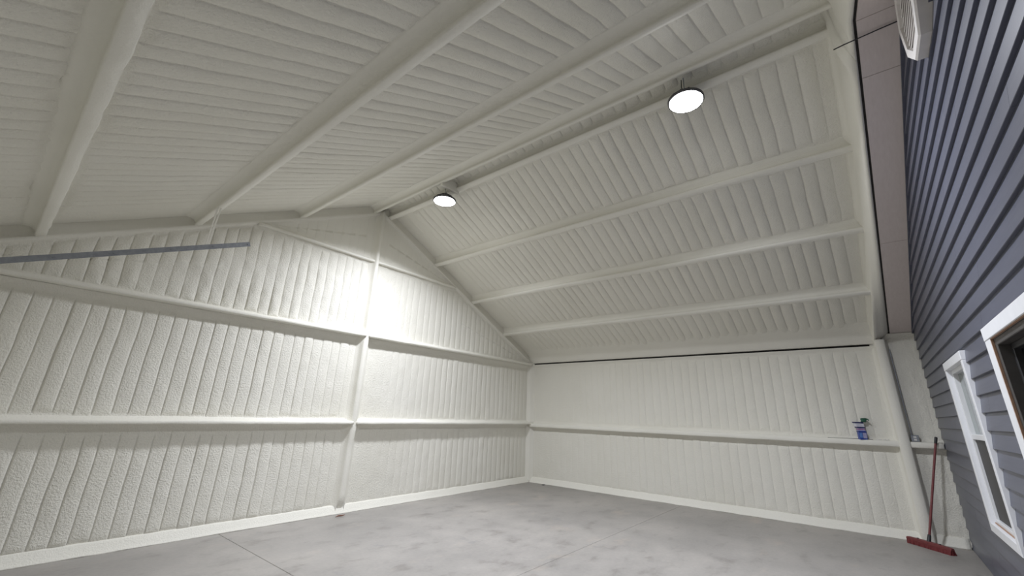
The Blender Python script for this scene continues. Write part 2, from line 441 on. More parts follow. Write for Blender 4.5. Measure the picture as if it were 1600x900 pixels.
# ------------------------------------------------------------------ right wall
FY0, FY1 = -.455, -.30     # frame column
def build_right():
    t = MB(); t.box((R+.06, S-.1, 0), (R+.10, G+.1, line(R)+.4))
    wall = tag(t.build('wall_right', DARKGAP), 'low white foam-sprayed side wall with faint ribs and one ledge girt', 'wall', kind='structure')
    O, U, V, N = (R+.012, 0, 0), (0, 1, 0), (0, 0, 1), (-1, 0, 0)
    G1 = 1.425
    c = lambda z: (lambda u: z)
    def fade(u, v): return np.clip(sstep(G-.3, G-3.6, u)*.85 + .12 + .3*vnoise(u*1.2, v), .08, 1)*sstep(FY1-.1, FY1+.45, u)
    def fade0(u, v): return .12 + 0*u
    a, b = FY1-.03, G-.02
    foam_bay('foam_bay', wall, O, U, V, N, a, b, c(.02), c(G1-.02), .178, .236, .019, fade, .10, .10, seed=21)
    foam_bay('foam_bay', wall, O, U, V, N, a, b, c(G1+.02), c(line(R)-.035), .178, .158, .019, fade, .08, .08, seed=22)
    foam_bay('foam_bay', wall, O, U, V, N, S-.03, FY0+.03, c(.02), c(G1-.02), .12, .05, .02, fade0, .10, .10, lump=.014, seed=23)
    foam_bay('foam_bay', wall, O, U, V, N, S-.03, FY0+.03, c(G1+.02), c(soffit(R)+.0), .12, .05, .02, fade0, .08, .03, lump=.012, seed=24)
    def girt(y0, y1, seed):
        dep, h = .13, .095
        pr = [(-.03, .06), (.012, .052), (.03, h*.5), (dep*.9, h*.47), (dep, h*.36), (dep, -h*.30), (dep*.95, -h*.47), (dep*.8, -h*.5), (.03, -h*.47), (-.03, -h*.5)]
        foam_beam('girt', wall, (R, y0, G1), (R, y1, G1), (-1, 0, 0), (0, 0, 1), pr, seed=seed, rough=.003, material=FOAM_SMOOTH)
    girt(FY1-.05, G-.05, 31); girt(S+.005, FY0+.05, 32)
    # frame column
    st = []
    for z in np.linspace(0, 3.16, 60):
        e = .006*float(vnoise(z*3, 1.7)); dep = .15 + .01*float(vnoise(z*2.1, 4.4))
        st.append([(R+.02, FY0-.05-e, z), (R-.012, FY0-.012-e, z), (R-.05, FY0-e, z), (R-dep+.02, FY0+.004, z), (R-dep, FY0+.022, z), (R-dep, FY1-.022, z), (R-dep+.02, FY1-.004, z), (R-.05, FY1+e, z), (R-.012, FY1+.02+e, z), (R+.02, FY1+.07+e, z)])
    extrude('column', wall, [s[::-1] for s in st], FOAM_SMOOTH)
    # eave strut with a dark slit below it
    pr = [(-.05, -.012), (.03, -.010), (.045, .0), (.09, .075), (.16, .165), (.25, .245), (.38, .335), (.40, .42), (-.05, .42)]
    foam_beam('eave_strut', wall, (R, FY1-.1, line(R)+.012), (R, G-.02, line(R)+.012), (-1, 0, 0), (0, 0, 1), pr, seed=33, rough=.003, material=FOAM_SMOOTH)
    return wall
WALL_RIGHT = build_right()

# ------------------------------------------------------------------ left wall (behind the camera's left shoulder)
def build_left():
    t = MB(); t.box((XL-.10, S-.1, 0), (XL-.06, G+.1, line(XL)+.4))
    wall = tag(t.build('wall_left', STEELP), 'white foam-sprayed side wall beside the camera', 'wall', kind='structure')
    foam_bay('foam_bay', wall, (XL-.012, 0, 0), (0, 1, 0), (0, 0, 1), (1, 0, 0), S-.03, G-.02, lambda u: .02, lambda u: 1.40, .178, .1, .019, None, .10, .10, seed=41)
    foam_bay('foam_bay', wall, (XL-.012, 0, 0), (0, 1, 0), (0, 0, 1), (1, 0, 0), S-.03, G-.02, lambda u: 1.45, lambda u: line(XL)+.1, .178, .1, .019, None, .10, .10, seed=42)
    dep, h = .13, .095
    pr = [(-.03, .06), (.012, .052), (.03, h*.5), (dep*.9, h*.47), (dep, h*.36), (dep, -h*.30), (dep*.95, -h*.47), (dep*.8, -h*.5), (.03, -h*.47), (-.03, -h*.5)]
    foam_beam('girt', wall, (XL, S+.02, 1.425), (XL, G-.05, 1.425), (1, 0, 0), (0, 0, 1), pr[::-1], seed=43, rough=.003, material=FOAM_SMOOTH)
build_left()

# skirts of smooth foam along the floor
def baseboard(name, A, B, out, label, sd):
    pr = [(-.03, .13), (.004, .125), (.016, .11), (.045, .05), (.075, .008), (.085, -.004), (-.03, -.004)]
    o = foam_beam(name, None, A, B, out, (0, 0, 1), pr, seed=sd, rough=.004, material=FOAM_SMOOTH)
    tag(o, label, 'baseboard', kind='structure')
baseboard('baseboard_gable', (R-.02, G, .004), (XL, G, .004), (0, -1, 0), 'smooth white foam skirt along the foot of the gable wall', 51)
baseboard('baseboard_right', (R, S+.01, .004), (R, G-.02, .004), (-1, 0, 0), 'smooth white foam skirt along the foot of the low side wall', 52)

# ------------------------------------------------------------------ ceiling
YF = -.43      # where the roof meets the foam-covered end rafter
QX = [4.24, 2.82, 1.38, -.067]            # left slope purlins
PX = [4.72, 6.11, 7.41, 8.70]            # right slope purlins
def build_ceiling():
    t = MB(); a = DECK+.09; b_ = DECK+.13; y0, y1 = S-.1, G+.1
    for sgn in (-1, 1):
        xe = XC + sgn*(R-XC+.1)
        v = [(XC, y0, ZA+a), (xe, y0, line(xe)+a), (xe, y1, line(xe)+a), (XC, y1, ZA+a), (XC, y0, ZA+b_), (xe, y0, line(xe)+b_), (xe, y1, line(xe)+b_), (XC, y1, ZA+b_)]
        t.add(v, [(0, 1, 2, 3), (7, 6, 5, 4), (0, 4, 5, 1), (1, 5, 6, 2), (2, 6, 7, 3), (3, 7, 4, 0)])
    ce = tag(t.build('ceiling', STEELP), 'vaulted white foam-sprayed roof underside with ribs and long purlins', 'ceiling', kind='structure')
    cs = 1/math.sqrt(1+M*M)
    def fade(u, v):
        return sstep(G-.10, G-.85, u)*sstep(YF+.05, YF+.35, u)*np.clip(.85+.5*vnoise(u*.9, v*1.4), .3, 1.15)
    def slope_bays(sgn, xs, sd):
        V = np.array([sgn*cs, 0, -M*cs]); N = np.array([-sgn*M*cs, 0, -cs]); O = (XC, 0, ZA+DECK)
        for i in range(len(xs)-1):
            v0 = (abs(xs[i]-XC))/cs + .03; v1 = abs(xs[i+1]-XC)/cs - .03
            up = .06 if i else .03
            foam_bay('foam_bay', ce, O, (0, 1, 0), V, N, YF-.05, G-.01, lambda u, a=v0: a, lambda u, a=v1: a, .1785, .09+.03*i, .030 if sgn > 0 else .027,
                     fade, .10 if i else .01, .10 if i else .02, cove=.03, lump=.007, seed=sd+i, groove=.16, wob=.007)
    slope_bays(1, [XC+.0] + PX + [R+.02], 60)
    slope_bays(-1, [XC-.0] + QX + [XL-.02], 80)
    # purlins: section in (t up-slope, n into the room)
    def purlin(x, sgn, wid, seed, rough):
        V = np.array([-sgn*cs, 0, M*cs]); N = np.array([-sgn*M*cs, 0, -cs])
        h = (DECK)*cs
        w2 = wid/2
        pr = [(-w2-.13, -.02), (-w2-.06, .012), (-w2-.02, .035), (-w2, .07), (-w2+.002, h-.045), (-w2-.010, h-.035), (-w2-.010, h-.010), (-w2, h), (w2, h), (w2+.010, h-.010), (w2+.010, h-.035), (w2-.002, h-.045), (w2, .07), (w2+.02, .035), (w2+.06, .012), (w2+.13, -.02)]
        z = line(x)+DECK
        if sgn > 0: pr = pr[::-1]
        foam_beam('purlin', ce, (x, YF-.06, z), (x, G-.0, z), V, N, pr, seed=seed, rough=rough, material=FOAM_SMOOTH)
    for i, x in enumerate(QX): purlin(x, -1, [.07, .08, .085, .08][i], 101+i, [.003, .003, .004, .007][i])
    for i, x in enumerate(PX): purlin(x, 1, [.075, .08, .08, .08][i], 111+i, .003)
    # blocking between the two ridge purlins above the far lamp
    b = MB(); b.bbox((4.28, 5.30, 5.60), (4.70, 5.36, 5.80), .01); b.build('ridge_block', FOAM_SMOOTH, ce, True)
    # foam covered end rafter filling from the roof down to the house eave
    for sgn in (1, -1):
        st = []
        xe = R-.02 if sgn > 0 else XL+.02
        for k, x in enumerate(np.linspace(XC, xe, 100)):
            f = abs(x-XC)/(R-XC)
            ya = YF + .13*f**3; yb = -.525
            zb = soffit(x)+.005; za = line(x)+DECK+.03
            zm = min(line(x)+.0, za) 
            n = .045*math.exp(-((x-4.62)/.12)**2) - .02*math.exp(-((x-4.38)/.07)**2) + .010*float(vnoise(x*3.1, 2.2)) + .006*float(vnoise(x*11, 7.7)); n2 = .008*float(vnoise(x*14, 1.2))
            zl = min(line(x)-.0, soffit(x)+.10+.25*(1-f)) 
            zl = line(x) if f > .8 else max(zb+.02, line(x)-.10)
            st.append([(x, ya+.09, za), (x, ya+.035, line(x)+DECK-.03), (x, ya+n, line(x)+.03), (x, ya-.006+n, line(x)-.02),
                       (x, ya*.66+yb*.34+.016+n, line(x)*.66+zb*.34-.015), (x, ya*.33+yb*.67+.012+n, line(x)*.33+zb*.67-.018), (x, yb+.01+n2, zb-.012), (x, yb-.006, zb+.012), (x, yb-.01, zb+.05), (x, yb-.01, za)])
        if sgn > 0: st = [s[::-1] for s in st]
        extrude('end_rafter', ce, st, FOAM_SMOOTH, closed=True)
    return ce
CEILING = build_ceiling()

# ------------------------------------------------------------------ house wall: lap siding
W1 = (6.06, 7.35, .66, 2.45)        # outer casing of the narrow window
W2 = (2.75, 4.89, .66, 2.466)       # outer casing of the wide window
def build_siding():
    yb0, yb1 = S-.14, S-.035
    t = MB()
    def bx(x0, x1, z0, z1): t.box((x0, yb0, z0), (x1, yb1, z1))
    o1 = (W1[0]+.05, W1[1]-.05, W1[2]+.05, W1[3]-.05); o2 = (W2[0]+.05, W2[1]-.05, W2[2]+.05, W2[3]-.05)
    bx(XL-.1, o2[0], 0, 2.5); bx(o2[1], o1[0], 0, 2.5); bx(o1[1], R+.1, 0, 2.5)
    for o in (o1, o2): bx(o[0], o[1], 0, o[2]); bx(o[0], o[1], o[3], 2.5)
    t.add([(XL-.1, yb0, 2.5), (R+.1, yb0, 2.5), (R+.1, yb0, soffit(R)+.1), (HX, yb0, HZ+.1), (XL-.1, yb0, soffit(XL)+.1),
           (XL-.1, yb1, 2.5), (R+.1, yb1, 2.5), (R+.1, yb1, soffit(R)+.1), (HX, yb1, HZ+.1), (XL-.1, yb1, soffit(XL)+.1)],
          [(0, 1, 2, 3, 4), (9, 8, 7, 6, 5), (0, 5, 6, 1), (1, 6, 7, 2), (2, 7, 8, 3), (3, 8, 9, 4), (4, 9, 5, 0)])
    wall = tag(t.build('wall_siding', DARKGAP), 'house wall of dark slate-blue horizontal lap siding', 'wall', kind='structure')
    rs = random.Random(3); EXP = .158; z0 = .749-EXP*5
    k = 0
    while True:
        zb = z0+EXP*k; zt = zb+EXP+.012; zb = max(zb, .006); k += 1
        if zb > HZ-.03: break
        def xr(z): return min(R+.01, HX+(HZ-z)/HM-.004) if z < HZ else HX+.01
        def xl(z): return max(XL, HX-(HZ-z)/HM+.004) if z < HZ else HX-.01
        # split by windows and staggered butt joints
        cuts = [(None, None)]
        segs = [[xl(zb), xr(zb)]]; extra = []
        for (a, b, c, d) in (W2, W1):
            if zb < d-.004 and zt > c+.004:
                if zt > d+.012: extra.append((a, b, d+.003, zt, zb))
                if zb < c-.004: extra.append((a, b, zb, c-.001, zb))
                ns = []
                for s0, s1 in segs:
                    if s0 < a and s1 > b: ns += [[s0, a], [b, s1]]
                    else: ns.append([s0, s1])
                segs = ns
        out = []
        off = rs.uniform(0, 3.6)
        for s0, s1 in segs:
            j = XL+off
            pts = [s0]
            while j < s1:
                if j > s0+.35 and j < s1-.35: pts.append(j)
                j += 3.66
            pts.append(s1)
            out += [(pts[i]+(.0012 if i else 0), pts[i+1]-(.0012 if i < len(pts)-2 else 0)) for i in range(len(pts)-1)]
        L, Rr = xl(zb), xr(zb)
        for a, b in out:
            at = xl(zt) if abs(a-L) < 1e-6 else a
            bt = xr(zt) if abs(b-Rr) < 1e-6 else b
            if bt <= at: at = bt = (at+bt)/2; bt += .002
            if b-a < .02: continue
            c = .002
            v = []
            for x0, x1 in ((a, at), (b, bt)):
                v += [(x0, S-.034, zb), (x0, S-c, zb), (x0, S, zb+c*1.5), (x1, S-.025, zt), (x1, S-.034, zt)]
            f = [(0, 1, 2, 3, 4), (9, 8, 7, 6, 5)] + [(i, i+5, (i+1) % 5+5, (i+1) % 5) for i in range(5)]
            mesh('siding_board', v, f, SIDING, wall)
        for a, b, e0, e1, zr in extra:      # ripped strips above and below the window casings
            y0 = S-.025*(e0-zr)/(EXP+.012); y1 = S-.025*(e1-zr)/(EXP+.012)
            v = []
            for x in (a+.001, b-.001): v += [(x, S-.034, e0), (x, y0, e0), (x, y1, e1), (x, S-.034, e1)]
            mesh('siding_board', v, [(0, 1, 2, 3), (7, 6, 5, 4), (0, 4, 5, 1), (1, 5, 6, 2), (2, 6, 7, 3), (3, 7, 4, 0)], SIDING, wall)
    return wall
WALL_SIDING = build_siding()

# ------------------------------------------------------------------ house eave soffit
def build_soffit():
    t = MB(); a, b = .035, .06
    for x0, x1 in ((XL, HX), (HX, R+.05)):
        v = [(x0, S-.1, soffit(x0)+a), (x1, S-.1, soffit(x1)+a), (x1, -.528, soffit(x1)+a), (x0, -.528, soffit(x0)+a)]
        v += [(p[0], p[1], p[2]+b-a) for p in v]
        t.add(v, [(3, 2, 1, 0), (4, 5, 6, 7), (0, 1, 5, 4), (1, 2, 6, 5), (2, 3, 7, 6), (3, 0, 4, 7)])
    tr = tag(t.build('trim_1', DARKGAP), 'sloping beige boarded eave soffit between foam rafter and dark siding', 'soffit', kind='structure')
    g = .003
    for x0, x1 in ((XL, 1.35), (1.35, HX), (HX, 4.70), (4.70, 7.36), (7.36, R+.03)):
        v = [(x0+g, S-.04, soffit(x0+g)), (x1-g, S-.04, soffit(x1-g)), (x1-g, -.552, soffit(x1-g)), (x0+g, -.552, soffit(x0+g))]
        v += [(p[0], p[1], p[2]+.02) for p in v]
        mesh('soffit_panel', v, [(3, 2, 1, 0), (4, 5, 6, 7), (0, 1, 5, 4), (1, 2, 6, 5), (2, 3, 7, 6), (3, 0, 4, 7)], SOFFIT, tr)
build_soffit()
def build_frieze():
    t = MB()
    for x0, x1 in ((XL, HX), (HX, R+.02)):
        v = []
        for x in (x0, x1):
            v += [(x, S-.03, soffit(x)-.028), (x, S+.007, soffit(x)-.028), (x, S+.007, soffit(x)-.001), (x, S-.03, soffit(x)-.001)]
        t.add(v, [(0, 1, 2, 3), (7, 6, 5, 4), (0, 4, 5, 1), (1, 5, 6, 2), (2, 6, 7, 3), (3, 7, 4, 0)])
    tag(t.build('trim_2', SIDING), 'thin dark frieze strip where the siding meets the beige soffit', 'trim', kind='structure')
build_frieze()

# ------------------------------------------------------------------ windows
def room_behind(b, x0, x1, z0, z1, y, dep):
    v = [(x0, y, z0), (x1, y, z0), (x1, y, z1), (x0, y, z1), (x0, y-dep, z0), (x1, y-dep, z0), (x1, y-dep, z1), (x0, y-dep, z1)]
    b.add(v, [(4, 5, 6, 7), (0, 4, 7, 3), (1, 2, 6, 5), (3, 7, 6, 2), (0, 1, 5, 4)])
def build_window_1():
    x0, x1, z0, z1 = W1; F = S+.025; cw = .09
    e = tag(empty('window_1', ((x0+x1)/2, S, z0)), 'narrow white-cased sash window in the dark siding, nearest the broom', 'window', kind='structure')
    def part(name, m, boxes, par=e, c=.004):
        b = MB()
        for p, q in boxes: b.bbox(p, q, c)
        o = b.build(name, m); o.parent = par
        if par.type == 'EMPTY': o.matrix_parent_inverse = Matrix.Translation(-par.location)
        else: o.matrix_parent_inverse = Matrix.Identity(4)
        return o
    part('casing_board', WHITE, [((x0, S-.03, z0), (x0+cw, F, z1-cw))])
    part('casing_board', WHITE, [((x1-cw, S-.03, z0), (x1, F, z1-cw))])
    part('casing_board', WHITE, [((x0, S-.03, z1-cw), (x1, F+.003, z1))])
    part('casing_board', WHITE, [((x0+cw, S-.03, z0), (x1-cw, F, z0+cw))])
    a0, a1, b0, b1 = x0+cw, x1-cw, z0+cw, z1-cw
    yf = S-.02; fw = .045; zm = 1.62
    fr = part('vinyl_frame', VINYL, [((a0, yf-.08, b0), (a0+fw, yf, b1)), ((a1-fw, yf-.08, b0), (a1, yf, b1)), ((a0+fw, yf-.08, b1-fw), (a1-fw, yf, b1)), ((a0+fw, yf-.08, b0), (a1-fw, yf, b0+fw))])
    part('wood_stop', BROWN, [((a0+.01, yf, b0), (a1-.01, yf+.012, b0+.012))])
    part('meeting_rail', VINYL, par=fr, boxes=[((a0+fw, yf-.06, zm-.025), (a1-fw, yf-.006, zm+.03))])
    part('upper_pane', GLASS, par=fr, boxes=[((a0+fw, yf-.050, zm+.03), (a1-fw, yf-.044, b1-fw))], c=.001)
    part('lower_pane', GLASS, par=fr, boxes=[((a0+fw, yf-.070, b0+fw), (a1-fw, yf-.064, zm-.025))], c=.001)
    part('insect_screen', SCREEN, par=fr, boxes=[((a0+fw, yf-.030, b0+fw), (a1-fw, yf-.027, zm-.025))], c=.001)
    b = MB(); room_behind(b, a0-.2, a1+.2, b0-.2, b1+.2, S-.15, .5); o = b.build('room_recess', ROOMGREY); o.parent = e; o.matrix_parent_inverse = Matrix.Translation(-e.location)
def build_window_2():
    x0, x1, z0, z1 = W2; F = S+.025; cw, ch = .165, .10
    e = tag(empty('window_2', ((x0+x1)/2, S, z0)), 'wide white-cased dark window at the right edge of the siding', 'window', kind='structure')
    def part(name, m, boxes, c=.004):
        b = MB()
        for p, q in boxes: b.bbox(p, q, c)
        o = b.build(name, m); o.parent = e; o.matrix_parent_inverse = Matrix.Translation(-e.location); return o
    part('casing_board', WHITE, [((x0, S-.03, z0), (x0+cw, F, z1-ch))])
    part('casing_board', WHITE, [((x1-cw, S-.03, z0), (x1, F, z1-ch))])
    part('casing_board', WHITE, [((x0, S-.03, z1-ch), (x1, F+.003, z1))])
    part('casing_board', WHITE, [((x0+cw, S-.03, z0), (x1-cw, F, z0+ch))])
    a0, a1, b0, b1 = x0+cw, x1-cw, z0+ch, z1-ch
    q = .006
    part('wood_stop', BROWN, [((a0, S+.004, b0), (a0+q, F-.004, b1)), ((a1-q, S+.004, b0), (a1, F-.004, b1)), ((a0+q, S+.004, b1-q), (a1-q, F-.004, b1)), ((a0+q, S+.004, b0), (a1-q, F-.004, b0+q))], .002)
    j = .05; a0 += q; a1 -= q; b0 += q; b1 -= q
    part('jamb', JAMB, [((a0, S-.14, b0), (a0+j, S+.004, b1)), ((a1-j, S-.14, b0), (a1, S+.004, b1)), ((a0+j, S-.14, b1-j), (a1-j, S+.004, b1)), ((a0+j, S-.14, b0), (a1-j, S+.004, b0+j))])
    s = .04; a0 += j; a1 -= j; b0 += j; b1 -= j
    sh = part('sash', BLACK, [((a0, S-.13, b0), (a0+s, S-.06, b1)), ((a1-s, S-.13, b0), (a1, S-.06, b1)), ((a0+s, S-.13, b1-s), (a1-s, S-.06, b1)), ((a0+s, S-.13, b0), (a1-s, S-.06, b0+s))])
    sub(part('pane', GLASSD, [((a0+s, S-.105, b0+s), (a1-s, S-.099, b1-s))], .001), sh)
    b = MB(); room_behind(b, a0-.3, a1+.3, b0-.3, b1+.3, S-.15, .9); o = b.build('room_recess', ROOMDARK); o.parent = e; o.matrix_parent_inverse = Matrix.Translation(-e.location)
build_window_1(); build_window_2()

def child(o, e):
    o.parent = e; o.matrix_parent_inverse = Matrix.Translation(-e.location); return o

# ------------------------------------------------------------------ octagonal gable vent
def build_vent():
    cx, cz = 3.73, 4.725; hw, hh = .325, .32; y = S+.012
    e = tag(empty('gable_vent', (cx, S, cz)), 'pale octagonal louvred vent high on the dark siding under the soffit', 'vent')
    def octa(a, b, k=.45):
        return [(cx-a, cz-b*k), (cx-a*k, cz-b), (cx+a*k, cz-b), (cx+a, cz-b*k), (cx+a, cz+b*k), (cx+a*k, cz+b), (cx-a*k, cz+b), (cx-a, cz+b*k)]
    rings = [(octa(hw, hh), S-.03), (octa(hw, hh), y+.045), (octa(hw-.012, hh-.012), y+.058), (octa(hw-.075, hh-.075), y+.058), (octa(hw-.08, hh-.08), y+.03)]
    v = []; f = []
    for r, yy in rings: v += [(a, yy, b) for a, b in r]
    for i in range(len(rings)-1):
        for k in range(8): f.append((i*8+k, i*8+(k+1) % 8, (i+1)*8+(k+1) % 8, (i+1)*8+k))
    vf = child(mesh('vent_frame', v, f, VENT), e)
    r = octa(hw-.078, hh-.078); child(mesh('vent_backing', [(a, y+.012, b) for a, b in r], [tuple(range(8))[::-1]], VENT_DARK), e)
    a, b, k = hw-.078, hh-.078, .45
    n = 10
    for i in range(n):
        z = -b + (i+.5)*2*b/n
        wd = a if abs(z) < b*k else a*(k+(1-k)*(b-abs(z))/(b-b*k))
        wd -= .004
        s = .022
        vv = [(cx-wd, y+.014, cz+z+s), (cx+wd, y+.014, cz+z+s), (cx+wd, y+.044, cz+z-s*.6), (cx-wd, y+.044, cz+z-s*.6)]
        vv += [(p[0], p[1]-.004, p[2]-.006) for p in vv]
        sub(mesh('louvre', vv, [(0, 1, 2, 3), (7, 6, 5, 4), (0, 4, 5, 1), (1, 5, 6, 2), (2, 6, 7, 3), (3, 7, 4, 0)], VENT), vf)
build_vent()

# ------------------------------------------------------------------ high bay lamps
def build_lamp(x, y, z, label):
    e = tag(empty('high_bay_light', (x, y, z)), label, 'ceiling light', 'round lights hung along the ridge')
    r = .195
    b = MB(); b.lathe([(r+.012, .004), (r+.018, .012), (r+.018, .035), (r-.01, .055), (.11, .075), (.095, .085), (.095, .13), (.07, .14)], 40)
    child(b.build('housing', ALU, None, True), e).location = (x, y, z)
    b = MB(); b.lathe([(.02, -.006), (.08, -.0055), (.13, -.004), (.17, -.001), (r, .004), (r, .012)], 40)
    child(b.build('lens', LENS, None, True), e).location = (x, y, z)
    ld = bpy.data.lights.new('beam', 'AREA'); ld.shape = 'DISK'; ld.size = .37; ld.energy = LAMP_POWER; ld.spread = math.radians(146); ld.color = (.93, .963, 1.06)
    lo = bpy.data.objects.new('beam', ld); COL.objects.link(lo); lo.parent = e; lo.location = (0, 0, -.009)
    for k in range(12):
        a = 2*math.pi*k/12; f = MB(); c, s = math.cos(a), math.sin(a)
        v = []
        for rr, z0, z1 in ((.10, .078, .125), (r-.005, .053, .066)):
            for t in (-.004, .004):
                for zz in (z0, z1): v.append((rr*c-t*s, rr*s+t*c, zz))
        f.add(v, [(0, 1, 3, 2), (4, 6, 7, 5), (0, 4, 5, 1), (2, 3, 7, 6), (1, 5, 7, 3), (0, 2, 6, 4)])
        child(f.build('cooling_fin', ALU), e).location = (x, y, z)
    top = 5.80-z
    b = MB(); b.tube([(0, 0, .135), (0, 0, .175)], .022, 14)
    child(b.build('hook_collar', STEEL, None, True), e).location = (x, y, z)
    b = MB(); b.tube([(0, 0, .17), (.012, 0, .19), (.012, 0, .21), (0, 0, .225), (0, 0, top)], .006, 8)
    child(b.build('hanging_hook', STEEL, None, True), e).location = (x, y, z)
    b = MB(); b.tube([(.03, 0, .13), (.05, .02, .19), (.03, .04, .27), (.02, .03, top)], .005, 8)
    child(b.build('power_lead', BLACK, None, True), e).location = (x, y, z)
build_lamp(4.525, 5.49, 5.425, 'lit round light hung at the ridge, nearer the gable wall')
build_lamp(4.525, 1.078, 5.425, 'large lit round light hung at the ridge, nearer the dark siding')

# ------------------------------------------------------------------ garage door track
def build_track():
    Y = 6.45
    A = Vector((-.55, Y, 3.00-.363*.4266)); B = Vector((1.885, Y, 3.887))
    A = B + (Vector((-.187, Y, 3.0)) - B)*1.17
    e = tag(empty('door_track', A), 'grey galvanised overhead door track hanging below the left roof slope', 'door track')
    d = (B-A).normalized(); n = Vector((-d.z, 0, d.x)); y = Vector((0, 1, 0)); L = (B-A).length
    # angle profile: vertical leg facing the room and a top flange
    pr = [(0, -.032), (.003, -.032), (.003, .029), (.036, .029), (.036, .032), (0, .032)]
    st = [[A + d*t + y*p + n*q for p, q in pr] for t in (0, L)]
    rl = child(extrude('rail', None, st, STEEL, closed=True, smooth=False), e)
    for t in (L*.28, L*.46, L*.66, L*.83, L-.03):
        b = MB(); c = A + d*t; b.tube([c - y*.001, c - y*.008], .010, 6); sub(b.build('bolt', STEEL), rl)
    # perforated hanger strap up to the purlin
    b0 = B + (A-B)*.203 + y*.012; t0 = Vector((1.40, Y-.01, line(1.40)+.01))
    for dx in (0, .035):
        s = Vector((dx, 0, 0)); w_ = Vector((.010, 0, 0)); th = Vector((0, .003, 0))
        p0, p1 = b0 + s*.5, t0 + s
        v = [p0-w_-th, p0+w_-th, p0+w_+th, p0-w_+th, p1-w_-th, p1+w_-th, p1+w_+th, p1-w_+th]
        child(mesh('hanger_strap', v, [(3, 2, 1, 0), (4, 5, 6, 7), (0, 1, 5, 4), (1, 2, 6, 5), (2, 3, 7, 6), (3, 0, 4, 7)], FOAM_SMOOTH), e)
build_track()

# ------------------------------------------------------------------ cable across the soffit at the ridge
b = MB(); b.tube([(4.24, -.36, 5.10), (4.24, -.44, 5.11), (4.24, -.53, 5.115), (4.24, -.70, 5.125), (4.24, S-.002, 5.13)], .0055, 8)
tag(b.build('power_cable', BLACK, None, True), 'thin dark cable crossing the beige soffit near the ridge', 'cable')

# ------------------------------------------------------------------ push broom
def build_broom():
    Lp = Vector((9.70, -.13, 0)); Rp = Vector((9.24, -.585, 0)); c = (Lp+Rp)/2
    e = tag(empty('push_broom', c), 'red push broom leaning into the corner beside the siding', 'broom')
    ax = (Rp-Lp).normalized(); sd = Vector((-ax.y, ax.x, 0)); L = (Rp-Lp).length/2; up = Vector((0, 0, 1))
    def sec(t, hw, z0, z1, ch):
        o = c + ax*t
        return [o+sd*a+up*z for a, z in ((-hw, z0), (hw, z0), (hw, z1-ch), (hw-ch, z1), (-hw+ch, z1), (-hw, z1-ch))]
    st = [sec(t, hw, .058, .058+h, .010) for t, hw, h in ((-L, .027, .028), (-L+.02, .030, .034), (-.10, .034, .040), (.10, .034, .040), (L-.02, .030, .034), (L, .027, .028))]
    hb = child(extrude('head_block', None, st, RED, closed=True, smooth=False), e)
    rs = random.Random(5)
    bm = MB()
    for i in range(52):
        for j in range(4):
            t = -L+.012+(2*L-.024)*i/51; s = -.024+.016*j
            o = c + ax*t + sd*s; fl = ax*rs.uniform(-.008, .008) + sd*(s*.35+rs.uniform(-.006, .006))
            p = o+up*.060; q = o+fl+up*.001
            r0, r1 = .0065, .0085
            v = [p+ax*r0+sd*r0, p-ax*r0+sd*r0, p-ax*r0-sd*r0, p+ax*r0-sd*r0, q+ax*r1+sd*r1, q-ax*r1+sd*r1, q-ax*r1-sd*r1, q+ax*r1-sd*r1]
            bm.add(v, [(0, 1, 2, 3), (7, 6, 5, 4), (0, 4, 5, 1), (1, 5, 6, 2), (2, 6, 7, 3), (3, 7, 4, 0)])
    br = sub(bm.build('bristles', REDB), hb); br['kind'] = 'stuff'
    top = Vector((9.795, -.775, 1.56)); b0 = c + up*.085; d = (top-b0).normalized()
    b = MB(); b.tube([b0, b0+d*.03, b0+d*.10, b0+d*.105], [.028, .024, .021, .0175], 14); child(b.build('socket', BLACK, None, True), e)
    b = MB(); b.tube([b0+d*.08, top-d*.10], .0155, 14); child(b.build('handle', RED, None, True), e)
    b = MB(); b.tube([top-d*.105, top-d*.10, top-d*.03, top-d*.01, top], [.0165, .019, .0195, .020, .014], 14); child(b.build('grip', BLACK, None, True), e)
    hk = [top-d*.02]; s = Vector((.3, -1, 0)).normalized()
    for a in np.linspace(0, math.pi, 9): hk.append(top + d*(-.02+.028*math.sin(a)) + s*(.018-.018*math.cos(a)))
    b = MB(); b.tube(hk[1:], .004, 6); child(b.build('hanging_loop', PAPER, None, True), e)
    for t in (-.16, .16):
        o = c + ax*t + up*.094; b = MB(); b.tube([o, o+up*.010], .012, 8); sub(b.build('screw_boss', BLACK), hb)
build_broom()

